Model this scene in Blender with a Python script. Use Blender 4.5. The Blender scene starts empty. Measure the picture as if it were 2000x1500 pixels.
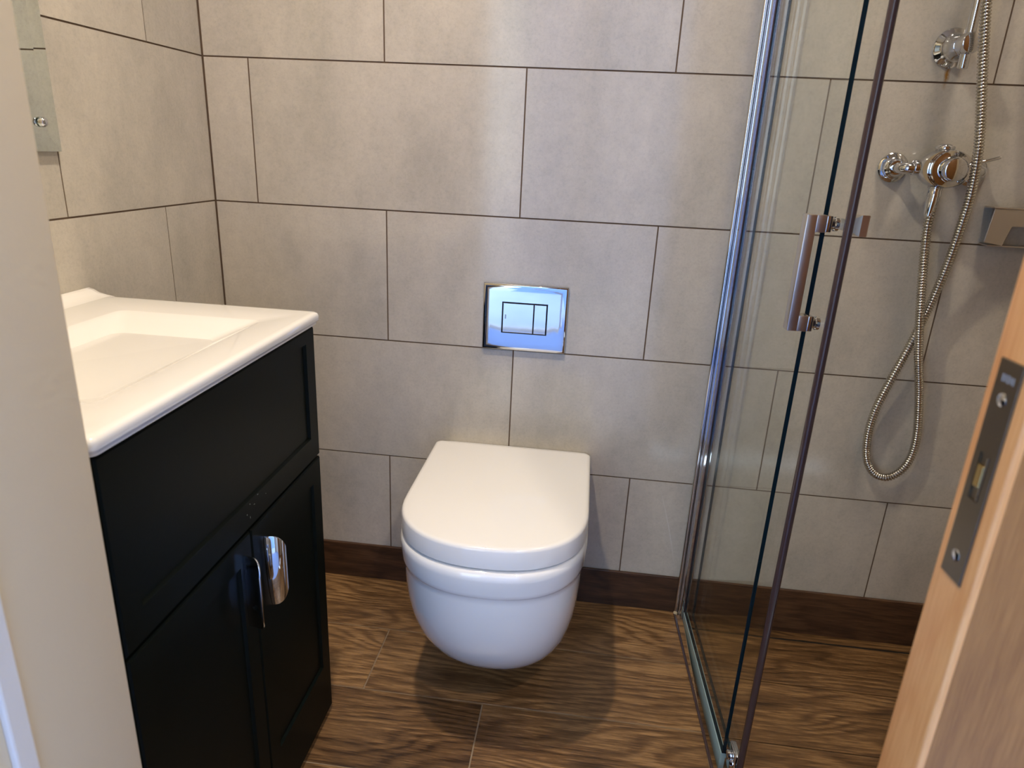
import bpy, bmesh, math, random
from mathutils import Vector, Matrix
random.seed(7)
sc = bpy.context.scene
COL = sc.collection
K = 0.665                      # height of the third tile joint above the bathroom floor

# ------------------------------------------------------------------ camera
cam = bpy.data.cameras.new('camera')
cam.sensor_width = 36.0
cam.lens = 1331.84 / 2000 * 36.0
cam.clip_start = 0.02
cam_o = bpy.data.objects.new('camera', cam)
COL.objects.link(cam_o)
r_ = Vector((0.99179624, 0.11936979, 0.04572835))
u_ = Vector((-0.08170203, 0.31683497, 0.94495523))
f_ = Vector((-0.09831076, 0.94093913, -0.32398849))
m = Matrix.Identity(4)
for i in range(3):
    m[i][0], m[i][1], m[i][2] = r_[i], u_[i], -f_[i]
m[0][3], m[1][3], m[2][3] = 0.1603, -1.5282, 0.4421 + K
cam_o.matrix_world = m
cam.dof.use_dof = True
cam.dof.focus_distance = 1.35
cam.dof.aperture_fstop = 6.5
sc.camera = cam_o

# ------------------------------------------------------------------ view, sky
sc.view_settings.view_transform = 'Standard'
sc.view_settings.look = 'None'
sc.view_settings.gamma = 1.0
sc.view_settings.use_curve_mapping = False
sc.view_settings.exposure = 0.05
world = bpy.data.worlds.new('sky')
sc.world = world
world.use_nodes = True
SKY_STRENGTH = 4.3
LAMP = 12.5
bg = world.node_tree.nodes['Background']
bg.inputs['Color'].default_value = (0.69, 0.83, 1.0, 1)
bg.inputs['Strength'].default_value = SKY_STRENGTH
sc.cycles.use_denoising = True
sc.cycles.max_bounces = 12
sc.cycles.glossy_bounces = 6
sc.cycles.transparent_max_bounces = 16
sc.cycles.caustics_reflective = False
sc.cycles.caustics_refractive = False

# window portal: tells the sampler where the sky comes in, gives off no light itself
WIN = (-1.00, 1.15, 0.0, 2.10)       # x0, x1, z0, z1 of the glazed opening in the hall's far wall
HALL_Y = -2.75
pl = bpy.data.lights.new('window_portal', 'AREA')
pl.shape = 'RECTANGLE'
pl.size = WIN[1] - WIN[0]
pl.size_y = WIN[3] - WIN[2]
pl.cycles.is_portal = True
po = bpy.data.objects.new('window_portal', pl)
COL.objects.link(po)
po.location = ((WIN[0] + WIN[1]) / 2, HALL_Y - 0.10, (WIN[2] + WIN[3]) / 2)
po.rotation_euler = (math.radians(90), 0, math.radians(180))

# ------------------------------------------------------------------ materials
def srgb(r, g, b):
    def c(v):
        v /= 255.0
        return v / 12.92 if v <= 0.04045 else ((v + 0.055) / 1.055) ** 2.4
    return (c(r), c(g), c(b), 1)

def new_mat(name):
    mt = bpy.data.materials.new(name)
    mt.use_nodes = True
    return mt, mt.node_tree.nodes, mt.node_tree.links, mt.node_tree.nodes['Principled BSDF']

def simple(name, col, rough=0.5, metal=0.0, bump=0.0, bscale=200, coat=0.0, spec=0.5, vary=0.0):
    mt, N, L, b = new_mat(name)
    b.inputs['Base Color'].default_value = col
    b.inputs['Roughness'].default_value = rough
    b.inputs['Metallic'].default_value = metal
    b.inputs['Coat Weight'].default_value = coat
    b.inputs['Coat Roughness'].default_value = 0.05
    b.inputs['Specular IOR Level'].default_value = spec
    tc = N.new('ShaderNodeTexCoord')
    n = N.new('ShaderNodeTexNoise')
    n.inputs['Scale'].default_value = bscale
    n.inputs['Detail'].default_value = 4
    L.new(tc.outputs['Object'], n.inputs['Vector'])
    if bump:
        bp = N.new('ShaderNodeBump')
        bp.inputs['Strength'].default_value = bump
        bp.inputs['Distance'].default_value = 0.001
        L.new(n.outputs['Fac'], bp.inputs['Height'])
        L.new(bp.outputs['Normal'], b.inputs['Normal'])
    if vary:
        mr = N.new('ShaderNodeMapRange')
        mr.inputs['To Min'].default_value = 1 - vary
        mr.inputs['To Max'].default_value = 1 + vary
        L.new(n.outputs['Fac'], mr.inputs['Value'])
        mx = N.new('ShaderNodeVectorMath')
        mx.operation = 'SCALE'
        mx.inputs[0].default_value = col[:3]
        L.new(mr.outputs['Result'], mx.inputs['Scale'])
        L.new(mx.outputs['Vector'], b.inputs['Base Color'])
    return mt

def ramp(N, stops):
    r = N.new('ShaderNodeValToRGB')
    e = r.color_ramp.elements
    while len(e) < len(stops):
        e.new(0.5)
    for k, (p, c) in enumerate(stops):
        e[k].position = p
        e[k].color = c
    return r

def coords_random(N, L, amount=37.0, scale=(1, 1, 1)):
    tc = N.new('ShaderNodeTexCoord')
    oi = N.new('ShaderNodeObjectInfo')
    mul = N.new('ShaderNodeMath'); mul.operation = 'MULTIPLY'; mul.inputs[1].default_value = amount
    L.new(oi.outputs['Random'], mul.inputs[0])
    add = N.new('ShaderNodeVectorMath'); add.operation = 'ADD'
    L.new(tc.outputs['Object'], add.inputs[0])
    cmb = N.new('ShaderNodeCombineXYZ')
    for s in 'XYZ':
        L.new(mul.outputs[0], cmb.inputs[s])
    L.new(cmb.outputs[0], add.inputs[1])
    mp = N.new('ShaderNodeMapping'); mp.inputs['Scale'].default_value = scale
    L.new(add.outputs[0], mp.inputs['Vector'])
    return mp.outputs['Vector'], oi.outputs['Random'], tc

def mixrgb(N, L, mode, fac, a, b):
    x = N.new('ShaderNodeMix'); x.data_type = 'RGBA'; x.blend_type = mode
    if isinstance(fac, (int, float)): x.inputs[0].default_value = fac
    else: L.new(fac, x.inputs[0])
    for sock, v in ((6, a), (7, b)):
        if isinstance(v, tuple): x.inputs[sock].default_value = v
        else: L.new(v, x.inputs[sock])
    return x.outputs[2]

def math_(N, L, op, a, b=None, clamp=False):
    x = N.new('ShaderNodeMath'); x.operation = op; x.use_clamp = clamp
    for i, v in enumerate((a, b)):
        if v is None: continue
        if isinstance(v, (int, float)): x.inputs[i].default_value = v
        else: L.new(v, x.inputs[i])
    return x.outputs[0]

def tile_material():
    mt, N, L, b = new_mat('concrete_look_tile')
    v, rnd, tc = coords_random(N, L, 53.0)
    big = N.new('ShaderNodeTexNoise'); big.inputs['Scale'].default_value = 5.0; big.inputs['Detail'].default_value = 5; big.inputs['Roughness'].default_value = 0.6
    mp = N.new('ShaderNodeMapping'); mp.inputs['Scale'].default_value = (1.5, 1.5, 0.7)
    L.new(v, mp.inputs['Vector']); L.new(mp.outputs['Vector'], big.inputs['Vector'])
    fine = N.new('ShaderNodeTexNoise'); fine.inputs['Scale'].default_value = 170; fine.inputs['Detail'].default_value = 4; fine.inputs['Roughness'].default_value = 0.75
    L.new(v, fine.inputs['Vector'])
    mid = N.new('ShaderNodeTexNoise'); mid.inputs['Scale'].default_value = 38; mid.inputs['Detail'].default_value = 6; mid.inputs['Roughness'].default_value = 0.7
    L.new(v, mid.inputs['Vector'])
    r1 = ramp(N, [(0.28, srgb(180, 174, 162)), (0.5, srgb(193, 186, 173)), (0.72, srgb(203, 195, 181))])
    L.new(big.outputs['Fac'], r1.inputs['Fac'])
    r2 = ramp(N, [(0.30, (0.90, 0.90, 0.90, 1)), (0.5, (1, 1, 1, 1)), (0.7, (1.04, 1.04, 1.03, 1))])
    L.new(fine.outputs['Fac'], r2.inputs['Fac'])
    r3 = ramp(N, [(0.33, (0.94, 0.94, 0.94, 1)), (0.6, (1.02, 1.02, 1.02, 1))])
    L.new(mid.outputs['Fac'], r3.inputs['Fac'])
    c = mixrgb(N, L, 'MULTIPLY', 1.0, r1.outputs['Color'], r2.outputs['Color'])
    c = mixrgb(N, L, 'MULTIPLY', 1.0, c, r3.outputs['Color'])
    # rust streak under the riser bracket and a pale scratch near the screen: marks in the wall's own coordinates
    geo = N.new('ShaderNodeNewGeometry')
    sep = N.new('ShaderNodeSeparateXYZ'); L.new(geo.outputs['Position'], sep.inputs[0])
    X, Y, Z = sep.outputs
    def band(val, centre, half):
        d = math_(N, L, 'ABSOLUTE', math_(N, L, 'SUBTRACT', val, centre))
        return math_(N, L, 'SUBTRACT', 1.0, math_(N, L, 'DIVIDE', d, half), clamp=True)
    wob = math_(N, L, 'MULTIPLY', math_(N, L, 'SUBTRACT', mid.outputs['Fac'], 0.5), 0.012)
    rust = math_(N, L, 'MULTIPLY', band(math_(N, L, 'ADD', X, wob), 0.8145, 0.006), band(Z, K + 0.618, 0.03))
    rust = math_(N, L, 'MULTIPLY', rust, 1.3, clamp=True)
    rust = math_(N, L, 'MULTIPLY', rust, math_(N, L, 'GREATER_THAN', Y, -0.02))
    c = mixrgb(N, L, 'MIX', rust, c, srgb(150, 105, 45))
    # scratch: x = 0.381 + 0.13*(zt - Z) ...
    zt = math_(N, L, 'SUBTRACT', K - 0.31, Z)
    sx = math_(N, L, 'ADD', 0.372, math_(N, L, 'ADD', math_(N, L, 'MULTIPLY', zt, 0.36), math_(N, L, 'MULTIPLY', math_(N, L, 'MULTIPLY', zt, zt), -0.35)))
    sd = band(math_(N, L, 'SUBTRACT', X, sx), 0.0, 0.0016)
    scr = math_(N, L, 'MULTIPLY', math_(N, L, 'MULTIPLY', sd, band(Z, K - 0.435, 0.125)), 0.5)
    c = mixrgb(N, L, 'MIX', scr, c, srgb(225, 225, 225))
    L.new(c, b.inputs['Base Color'])
    b.inputs['Roughness'].default_value = 0.13
    b.inputs['Specular IOR Level'].default_value = 0.55
    bp = N.new('ShaderNodeBump'); bp.inputs['Strength'].default_value = 0.03; bp.inputs['Distance'].default_value = 0.0006
    L.new(mid.outputs['Fac'], bp.inputs['Height']); L.new(bp.outputs['Normal'], b.inputs['Normal'])
    return mt

def wood_material(name, dark, mid, light, rough=0.35, grain=1.0, axis='x', vary=0.16, freq=34.0):
    mt, N, L, b = new_mat(name)
    v, rnd, tc = coords_random(N, L, 29.0)
    def along(a, c):
        return (a, c, c) if axis == 'x' else (c, c, a)
    def noise(scale, detail, rough_=0.6):
        mp = N.new('ShaderNodeMapping'); mp.inputs['Scale'].default_value = scale
        L.new(v, mp.inputs['Vector'])
        n = N.new('ShaderNodeTexNoise'); n.inputs['Scale'].default_value = 1.0; n.inputs['Detail'].default_value = detail; n.inputs['Roughness'].default_value = rough_
        L.new(mp.outputs['Vector'], n.inputs['Vector'])
        return n.outputs['Fac']
    warp = noise(along(1.7, 6.5), 2.0, 0.45)
    fib = noise(along(9, 150), 6, 0.7)
    pore = noise(along(26, 620), 3, 0.6)
    pat = noise(along(2.4, 9), 4, 0.6)
    sep = N.new('ShaderNodeSeparateXYZ'); L.new(v, sep.inputs[0])
    across = sep.outputs['Y'] if axis == 'x' else sep.outputs['X']
    ph = math_(N, L, 'ADD', math_(N, L, 'MULTIPLY', across, freq), math_(N, L, 'MULTIPLY', warp, 15.0))
    ph = math_(N, L, 'ADD', ph, math_(N, L, 'MULTIPLY', fib, 0.9))
    wav = math_(N, L, 'SINE', math_(N, L, 'MULTIPLY', ph, 6.2832))
    wav = math_(N, L, 'POWER', math_(N, L, 'ADD', math_(N, L, 'MULTIPLY', wav, 0.5), 0.5), 2.2)       # narrow dark lines
    g = math_(N, L, 'SUBTRACT', math_(N, L, 'MULTIPLY', fib, 0.62), math_(N, L, 'MULTIPLY', wav, 0.14 * grain))
    g = math_(N, L, 'ADD', g, math_(N, L, 'MULTIPLY', pore, 0.55))
    g = math_(N, L, 'ADD', g, math_(N, L, 'MULTIPLY', pat, 0.50))
    g = math_(N, L, 'ADD', g, math_(N, L, 'MULTIPLY', math_(N, L, 'SUBTRACT', rnd, 0.5), vary))
    rp = ramp(N, [(0.54, dark), (0.80, mid), (1.0, light)])
    L.new(g, rp.inputs['Fac'])
    L.new(rp.outputs['Color'], b.inputs['Base Color'])
    b.inputs['Roughness'].default_value = rough
    bp = N.new('ShaderNodeBump'); bp.inputs['Strength'].default_value = 0.2; bp.inputs['Distance'].default_value = 0.0006
    L.new(fib, bp.inputs['Height']); L.new(bp.outputs['Normal'], b.inputs['Normal'])
    return mt

def pane_material(name, tint, ior=1.5):
    # thin clear pane: what is not mirrored passes straight through, slightly tinted
    mt, N, L, b = new_mat(name)
    N.remove(b)
    out = N['Material Output']
    tr = N.new('ShaderNodeBsdfTransparent'); tr.inputs['Color'].default_value = tint
    gl = N.new('ShaderNodeBsdfGlossy'); gl.inputs['Roughness'].default_value = 0.02
    fr = N.new('ShaderNodeFresnel'); fr.inputs['IOR'].default_value = ior
    geo = N.new('ShaderNodeNewGeometry')
    # same reflectance whether a face of the pane is met from outside or inside
    lw = N.new('ShaderNodeLayerWeight'); lw.inputs['Blend'].default_value = 0.5
    p5 = math_(N, L, 'POWER', lw.outputs['Facing'], 5.0)
    fac = math_(N, L, 'ADD', math_(N, L, 'MULTIPLY', p5, 0.30), 0.022)
    mx = N.new('ShaderNodeMixShader')
    L.new(fac, mx.inputs[0]); L.new(tr.outputs[0], mx.inputs[1]); L.new(gl.outputs[0], mx.inputs[2])
    L.new(mx.outputs[0], out.inputs['Surface'])
    return mt

M = {}
M['tile'] = tile_material()
M['grout'] = simple('grout', srgb(98, 80, 64), 0.9, bump=0.3)
M['floor_grout'] = simple('floor_grout', srgb(140, 122, 100), 0.9, bump=0.3, vary=0.25, bscale=60)
M['plank'] = wood_material('wood_look_plank', srgb(55, 37, 22), srgb(112, 83, 53), srgb(166, 130, 88), 0.34)
M['skirt'] = wood_material('dark_wood_look_skirting', srgb(40, 27, 19), srgb(72, 49, 34), srgb(98, 70, 48), 0.4)
M['paint'] = simple('cream_wall_paint', srgb(224, 208, 178), 0.75, bump=0.25, bscale=140)
M['white_paint'] = simple('white_paint', srgb(226, 226, 226), 0.55, bump=0.05)
M['ceiling'] = simple('ceiling_paint', srgb(236, 233, 226), 0.9, bump=0.1)
M['ceramic'] = simple('white_ceramic', srgb(230, 230, 230), 0.06, coat=0.6)
M['lid'] = simple('white_seat_plastic', srgb(228, 226, 223), 0.12)
M['basin'] = simple('white_basin_ceramic', srgb(230, 228, 223), 0.06, coat=0.6)
M['chrome'] = simple('polished_chrome', srgb(208, 210, 215), 0.045, 1.0)
M['brushed'] = simple('brushed_nickel', srgb(200, 194, 188), 0.32, 1.0, bump=0.03, bscale=500)
M['hose'] = simple('hose_steel', srgb(196, 192, 184), 0.16, 1.0)
M['steel'] = simple('dull_lock_steel', srgb(118, 110, 98), 0.34, 1.0, bump=0.1, bscale=300)
M['brass'] = simple('brass', srgb(200, 176, 120), 0.25, 1.0)
M['dark'] = simple('dark_gap', srgb(18, 18, 18), 0.6)
M['green'] = simple('dark_green_painted_wood', srgb(11, 17, 15), 0.40, bump=0.04, bscale=90, spec=0.06)
M['glass'] = pane_material('shower_glass', (0.988, 0.994, 0.982, 1))
M['glass_edge'] = simple('glass_edge', srgb(14, 34, 44), 0.12)
M['glass_edge_pale'] = simple('pale_glass_edge_seal', srgb(150, 172, 172), 0.25)
M['seal'] = simple('dark_brown_seal', srgb(66, 52, 54), 0.25)
M['clear_seal'] = simple('frosted_clear_seal', srgb(150, 140, 132), 0.4)
M['silicone'] = simple('dirty_silicone', srgb(190, 172, 140), 0.6, vary=0.5, bscale=90)
M['mirror'] = simple('mirror_silver', srgb(226, 232, 220), 0.01, 1.0)
M['mirror_edge'] = simple('mirror_edge', srgb(70, 74, 68), 0.25)
M['door_wood'] = wood_material('orange_wood_lipping', srgb(200, 138, 84), srgb(218, 156, 98), srgb(230, 174, 116), 0.38, grain=0.35, axis='z', vary=0.03)
M['door_face'] = wood_material('orange_wood_shaded', srgb(122, 80, 40), srgb(144, 98, 50), srgb(162, 114, 62), 0.5, grain=0.3, axis='z', vary=0.03)  # same orange wood as the edge, with its shade put into the colour
M['carpet'] = simple('reflection_blue_carpet', srgb(140, 172, 236), 0.95, bump=0.6, bscale=400)  # blue put in to tint chrome reflections and the bounced light
M['hall_paint'] = simple('hall_paint', srgb(214, 212, 208), 0.8)
M['paving'] = simple('pale_blue_grey_paving', srgb(180, 196, 226), 0.9, vary=0.2, bscale=5)
M['chip'] = simple('bare_primer', srgb(150, 156, 152), 0.6)
M['blue_wall'] = simple('reflection_wall_blue', srgb(150, 182, 236), 0.9)  # for the added outside wall, blue chosen for the reflections
M['mark'] = simple('grey_mark', srgb(110, 120, 122), 0.5)
M['smudge'] = simple('pale_stamp_marks', srgb(150, 160, 176), 0.4)
mt, N, L, b = new_mat('lamp_diffuser')
b.inputs['Emission Color'].default_value = (1.0, 0.78, 0.55, 1)
b.inputs['Emission Strength'].default_value = 12.0
b.inputs['Base Color'].default_value = (0.8, 0.8, 0.8, 1)
M['lamp'] = mt

# ------------------------------------------------------------------ mesh helpers
def box(bm, x0, x1, y0, y1, z0, z1, bev=0.0, seg=2, mat=0):
    vs = [bm.verts.new((x, y, z)) for x in (x0, x1) for y in (y0, y1) for z in (z0, z1)]
    q = [(0, 1, 3, 2), (4, 6, 7, 5), (0, 4, 5, 1), (2, 3, 7, 6), (0, 2, 6, 4), (1, 5, 7, 3)]
    fs = [bm.faces.new([vs[i] for i in f]) for f in q]
    for f in fs: f.material_index = mat
    if bev > 0:
        es = list({e for f in fs for e in f.edges})
        bmesh.ops.bevel(bm, geom=es, offset=bev, segments=seg, profile=0.5, affect='EDGES', clamp_overlap=True)
    return fs

def loft(bm, rings, cap0=True, cap1=True, closed=True, mat=0):
    rv = [[bm.verts.new(p) for p in r] for r in rings]
    n = len(rv[0])
    for a, c in zip(rv, rv[1:]):
        for i in range(n if closed else n - 1):
            j = (i + 1) % n
            f = bm.faces.new((a[i], a[j], c[j], c[i])); f.material_index = mat
    if cap0: f = bm.faces.new(list(reversed(rv[0]))); f.material_index = mat
    if cap1: f = bm.faces.new(rv[-1]); f.material_index = mat
    return rv

def frame_of(d):
    d = d.normalized()
    a = Vector((0, 0, 1)) if abs(d.z) < 0.9 else Vector((1, 0, 0))
    s = d.cross(a).normalized()
    return s, s.cross(d).normalized()

def lathe(bm, origin, axis, prof, n=32, mat=0):
    """prof: (distance along the axis, radius)"""
    o = Vector(origin); d = Vector(axis).normalized(); s, t = frame_of(d)
    rings = []
    for h, r in prof:
        r = max(r, 0.0001)
        rings.append([o + d * h + (s * math.cos(k * 2 * math.pi / n) + t * math.sin(k * 2 * math.pi / n)) * r for k in range(n)])
    loft(bm, rings, mat=mat)

def tube(bm, pts, rad, n=12, mat=0):
    """rad: number or list; parallel-transport frames"""
    P = [Vector(p) for p in pts]
    rings = []
    T = []
    for i in range(len(P)):
        a = P[max(i - 1, 0)]; c = P[min(i + 1, len(P) - 1)]
        T.append((c - a).normalized())
    s, t = frame_of(T[0])
    for i, p in enumerate(P):
        if i:
            s = (s - T[i] * s.dot(T[i])).normalized()
            t = s.cross(T[i]).normalized()
        r = rad[i] if isinstance(rad, (list, tuple)) else rad
        rings.append([p + (s * math.cos(k * 2 * math.pi / n) + t * math.sin(k * 2 * math.pi / n)) * r for k in range(n)])
    loft(bm, rings, mat=mat)

def obj(name, bm, mats, parent=None, smooth=None, loc=None):
    bmesh.ops.recalc_face_normals(bm, faces=bm.faces)
    me = bpy.data.meshes.new(name)
    bm.to_mesh(me); bm.free()
    for mm in (mats if isinstance(mats, (list, tuple)) else [mats]):
        me.materials.append(mm)
    if smooth:
        me.polygons.foreach_set('use_smooth', [True] * len(me.polygons))
        me.set_sharp_from_angle(angle=math.radians(smooth))
    o = bpy.data.objects.new(name, me)
    COL.objects.link(o)
    if parent is not None: o.parent = parent
    if loc: o.location = loc
    return o

def bbox_obj(name, dims, mat, parent=None, bev=0.0, loc=None, seg=2):
    bm = bmesh.new(); box(bm, *dims, bev=bev, seg=seg)
    return obj(name, bm, mat, parent, loc=loc)

def tag(o, label, cat=None, group=None, kind=None):
    o['label'] = label
    if cat: o['category'] = cat
    if group: o['group'] = group
    if kind: o['kind'] = kind
    return o

def thing(name, label, cat, loc=(0, 0, 0), group=None, kind=None):
    o = bpy.data.objects.new(name, None)
    COL.objects.link(o); o.location = loc
    o.empty_display_size = 0.05
    return tag(o, label, cat, group, kind)

def link_copy(src, parent, loc, name=None):
    c = src.copy()
    COL.objects.link(c)
    c.parent = parent
    c.location = loc
    return c

# ------------------------------------------------------------------ the room shell
CEIL = 2.36
XL, XR = -0.705, 1.26
JX = -0.268                       # reveal of the doorway
YF0, YF1 = -1.02, -1.21           # front wall, inner and hall side
TT = 0.008                        # tile thickness
J = 0.0016                        # half joint

def clip(a0, a1, lo, hi):
    return max(a0, lo), min(a1, hi)

mesh_cache = {}
def piece(name, dx, dy, dz, mat, parent, loc, bev=0.0):
    """a tile or plank centred on its own origin; alike pieces share one mesh"""
    key = (name, round(dx, 4), round(dy, 4), round(dz, 4), mat.name)
    if key not in mesh_cache:
        bm = bmesh.new()
        box(bm, -dx / 2, dx / 2, -dy / 2, dy / 2, -dz / 2, dz / 2, bev=bev, seg=1)
        o = obj(name, bm, mat, parent, loc=loc)
        mesh_cache[key] = o
        return o
    return link_copy(mesh_cache[key], parent, loc)

wall_back = bbox_obj('wall_back', (XL - 0.08, XR + 0.08, 0.0, 0.08, -0.08, CEIL), M['grout'])
wall_back.location = (0, 0.0012, 0)
tag(wall_back, 'back wall of large grey concrete-look tiles behind the toilet', kind='structure')
wall_left = bbox_obj('wall_left', (XL - 0.08, XL - 0.0012, -1.21, 0.001, -0.08, CEIL), M['grout'])
tag(wall_left, 'left wall of large grey tiles carrying the mirror', kind='structure')
wall_right = bbox_obj('wall_right', (XR + 0.0012, XR + 0.08, -1.21, 0.0, -0.03, CEIL), M['grout'])
tag(wall_right, 'tiled right wall of the shower', kind='structure')

TW, TH = 0.602, 0.302
def z_rows():
    k = -3
    while True:
        z0 = K + k * TH
        if z0 >= CEIL: return
        yield k, z0, z0 + TH
        k += 1

for k, z0, z1 in z_rows():
    off = 0.0 if (k % 2 != 0) else TW / 2     # the row between joints A and B (k = 1) has a joint at x = 0
    lo, hi = clip(z0, z1, 0.0 if k > -3 else 0.0, CEIL)
    if hi - lo < 0.004: continue
    # back wall: x runs, tile faces flush with y = 0
    i = -3
    while True:
        x0 = i * TW + off; i += 1
        if x0 > XR: break
        a, c = clip(x0, x0 + TW, XL + 0.0016, XR)
        if c - a < 0.01: continue
        piece('tile', c - a - 2 * J, 0.004, hi - lo - 2 * J, M['tile'], wall_back,
              ((a + c) / 2, 0.0020 - 0.0012, (lo + hi) / 2))
    # left wall
    offy = {0: -0.192, 1: -0.462}[0 if k % 2 == 0 else 1]
    i = -4
    while True:
        y0 = offy + i * TW; i += 1
        if y0 > 0: break
        a, c = clip(y0, y0 + TW, YF0, -0.0012)
        if c - a < 0.01: continue
        piece('tile', 0.004, c - a - 2 * J, hi - lo - 2 * J, M['tile'], wall_left, (XL - 0.0020, (a + c) / 2, (lo + hi) / 2))
    i = -4
    while True:
        y0 = offy - 0.15 + i * TW; i += 1
        if y0 > 0: break
        a, c = clip(y0, y0 + TW, YF0, 0.0)
        if c - a < 0.01: continue
        piece('tile', 0.004, c - a - 2 * J, hi - lo - 2 * J, M['tile'], wall_right, (XR + 0.0020, (a + c) / 2, (lo + hi) / 2))

# floor: a bed of grout with wood-look planks laid across the room
SHX = 0.470                       # where the shower begins
SHZ = -0.022                      # shower floor lies a little lower
floor = bbox_obj('floor', (XL - 0.01, SHX, YF1, 0.0, -0.06, -0.0015), M['floor_grout'])
tag(floor, 'brown wood-look plank floor under the toilet and vanity', kind='structure')
rows = [(-0.200, 0.0, -0.05), (-0.395, -0.200, -0.247), (-0.590, -0.395, 0.012), (-0.785, -0.590, -0.45), (-0.980, -0.785, -0.12), (-1.175, -0.980, 0.2), (YF1, -1.175, -0.3)]
PL = 1.2
for y0, y1, xs in rows:
    i = -2
    while True:
        x0 = xs + i * PL; i += 1
        if x0 > SHX: break
        a, c = clip(x0, x0 + PL, XL, SHX)
        if c - a < 0.01: continue
        piece('plank', c - a - 0.0030, y1 - y0 - 0.0030, 0.004, M['plank'], floor, ((a + c) / 2, (y0 + y1) / 2, -0.002), 0.0005)
shower_floor = bbox_obj('floor_shower', (SHX, XR, YF0, 0.0, -0.08, SHZ - 0.0025), M['floor_grout'])
tag(shower_floor, 'wood-look plank floor of the shower, a little lower than the room', kind='structure')
for y0, y1, xs in [(-0.036, 0.0, -0.80), (-0.2, -0.040, -0.76), (-0.38, -0.2, -0.74), (-0.575, -0.38, -0.79), (-0.77, -0.575, -0.1), (-0.965, -0.77, -0.75), (YF0, -0.965, 0.1)]:
    for i in range(3):
        x0 = xs + i * PL
        a, c = clip(x0, x0 + PL, SHX + 0.004, XR)
        if c - a < 0.01: continue
        piece('plank', c - a - 0.003, y1 - y0 - 0.003, 0.004, M['plank'], shower_floor, ((a + c) / 2, (y0 + y1) / 2, SHZ - 0.002))
bbox_obj('drain_slot', (SHX + 0.006, XR, -0.0405, -0.0355, SHZ - 0.0024, SHZ - 0.0008), M['dark'], shower_floor)

base = bbox_obj('baseboard_back', (XL, 0.452, -0.009, -0.0013, 0.0, 0.101), M['skirt'], bev=0.001)
tag(base, 'dark wood-look skirting along the back wall behind the toilet', kind='structure')
base2 = bbox_obj('baseboard_shower', (0.478, XR, -0.009, -0.0013, SHZ, 0.101), M['skirt'], bev=0.001)
tag(base2, 'dark wood-look skirting along the back wall inside the shower', kind='structure')
base3 = bbox_obj('baseboard_left', (XL + 0.0002, XL + 0.009, -0.45, -0.0095, 0.0, 0.101), M['skirt'], bev=0.001)
tag(base3, 'dark wood-look skirting at the foot of the left wall', kind='structure')

ceiling = bbox_obj('ceiling', (-1.3, 1.7, HALL_Y, 0.08, CEIL, CEIL + 0.06), M['ceiling'])
tag(ceiling, 'plain white ceiling', kind='structure')

# front wall with the doorway, seen edge-on at the left of the picture
bm = bmesh.new()
box(bm, -1.2, JX, YF1, YF0, -0.05, CEIL, bev=0.003, seg=2)
wf = obj('wall_front', bm, M['paint'], smooth=40)
tag(wf, 'cream painted end of the wall at the left edge of the doorway', kind='structure')
trim = bbox_obj('trim_1', (JX, JX + 0.007, -1.158, -1.139, -0.0, 2.04), M['white_paint'], bev=0.002)
tag(trim, 'narrow white strip running down the cream door reveal', kind='structure')
wfr = bbox_obj('wall_front_right', (1.17, 1.6, -1.21, YF0, -0.05, CEIL), M['paint'])
tag(wfr, 'cream painted wall beyond the far end of the wooden door', kind='structure')
lint = bbox_obj('wall_front_top', (JX, 1.17, YF1, YF0, 2.06, CEIL), M['paint'])
tag(lint, 'wall above the doorway', kind='structure')

# unseen hall and yard behind the camera: stand-ins supplying daylight and reflections
hf = bbox_obj('floor_hall', (-1.2, 1.6, HALL_Y, YF1, -0.05, 0.0), M['carpet'])
tag(hf, 'unseen hall carpet, made blue to tint the chrome reflections', kind='structure')
hl = bbox_obj('wall_hall_left', (-1.28, -1.2, HALL_Y, YF1, -0.05, CEIL), M['hall_paint'])
tag(hl, 'left wall of the hall', kind='structure')
hr = bbox_obj('wall_hall_right', (1.6, 1.68, HALL_Y, YF0, -0.05, CEIL), M['hall_paint'])
tag(hr, 'right wall of the hall', kind='structure')
bm = bmesh.new()
W0, W1, WZ0, WZ1 = WIN
box(bm, -1.28, W0, HALL_Y - 0.12, HALL_Y, -0.05, CEIL)
box(bm, W1, 1.68, HALL_Y - 0.12, HALL_Y, -0.05, CEIL)
box(bm, W0, W1, HALL_Y - 0.12, HALL_Y, -0.05, WZ0 - 0.001)
box(bm, W0, W1, HALL_Y - 0.12, HALL_Y, WZ1, CEIL)
hb = obj('wall_hall_back', bm, M['hall_paint'])
tag(hb, 'far wall of the hall with the glazed opening', kind='structure')
win = thing('window_1', 'white framed glazed opening behind the camera', None, ((W0 + W1) / 2, HALL_Y - 0.05, WZ0), kind='structure')
bm = bmesh.new()
hw, hh = (W1 - W0) / 2, WZ1 - WZ0
for d in ((-hw, -hw + 0.05, 0, hh), (hw - 0.05, hw, 0, hh), (-hw + 0.05, hw - 0.05, 0, 0.015), (-hw + 0.05, hw - 0.05, hh - 0.05, hh), (-0.025, 0.025, 0.015, hh - 0.05)):
    box(bm, d[0], d[1], -0.02, 0.02, d[2], d[3], bev=0.003, seg=1)
obj('window_frame', bm, M['white_paint'], win, smooth=35)
for s in (-1, 1):
    bbox_obj('pane', (min(s * 0.025, s * (hw - 0.05)), max(s * 0.025, s * (hw - 0.05)), -0.004, 0.004, 0.015, hh - 0.05), M['glass'], win)
tag(bbox_obj('wall_outside_added', (-0.53, 6.0, HALL_Y - 2.2, HALL_Y - 2.0, -0.02, 2.6), M['blue_wall']), 'unseen pale blue wall added outside to colour the reflections', kind='structure')  # added to cover part of the sky and show blue in reflections
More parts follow.
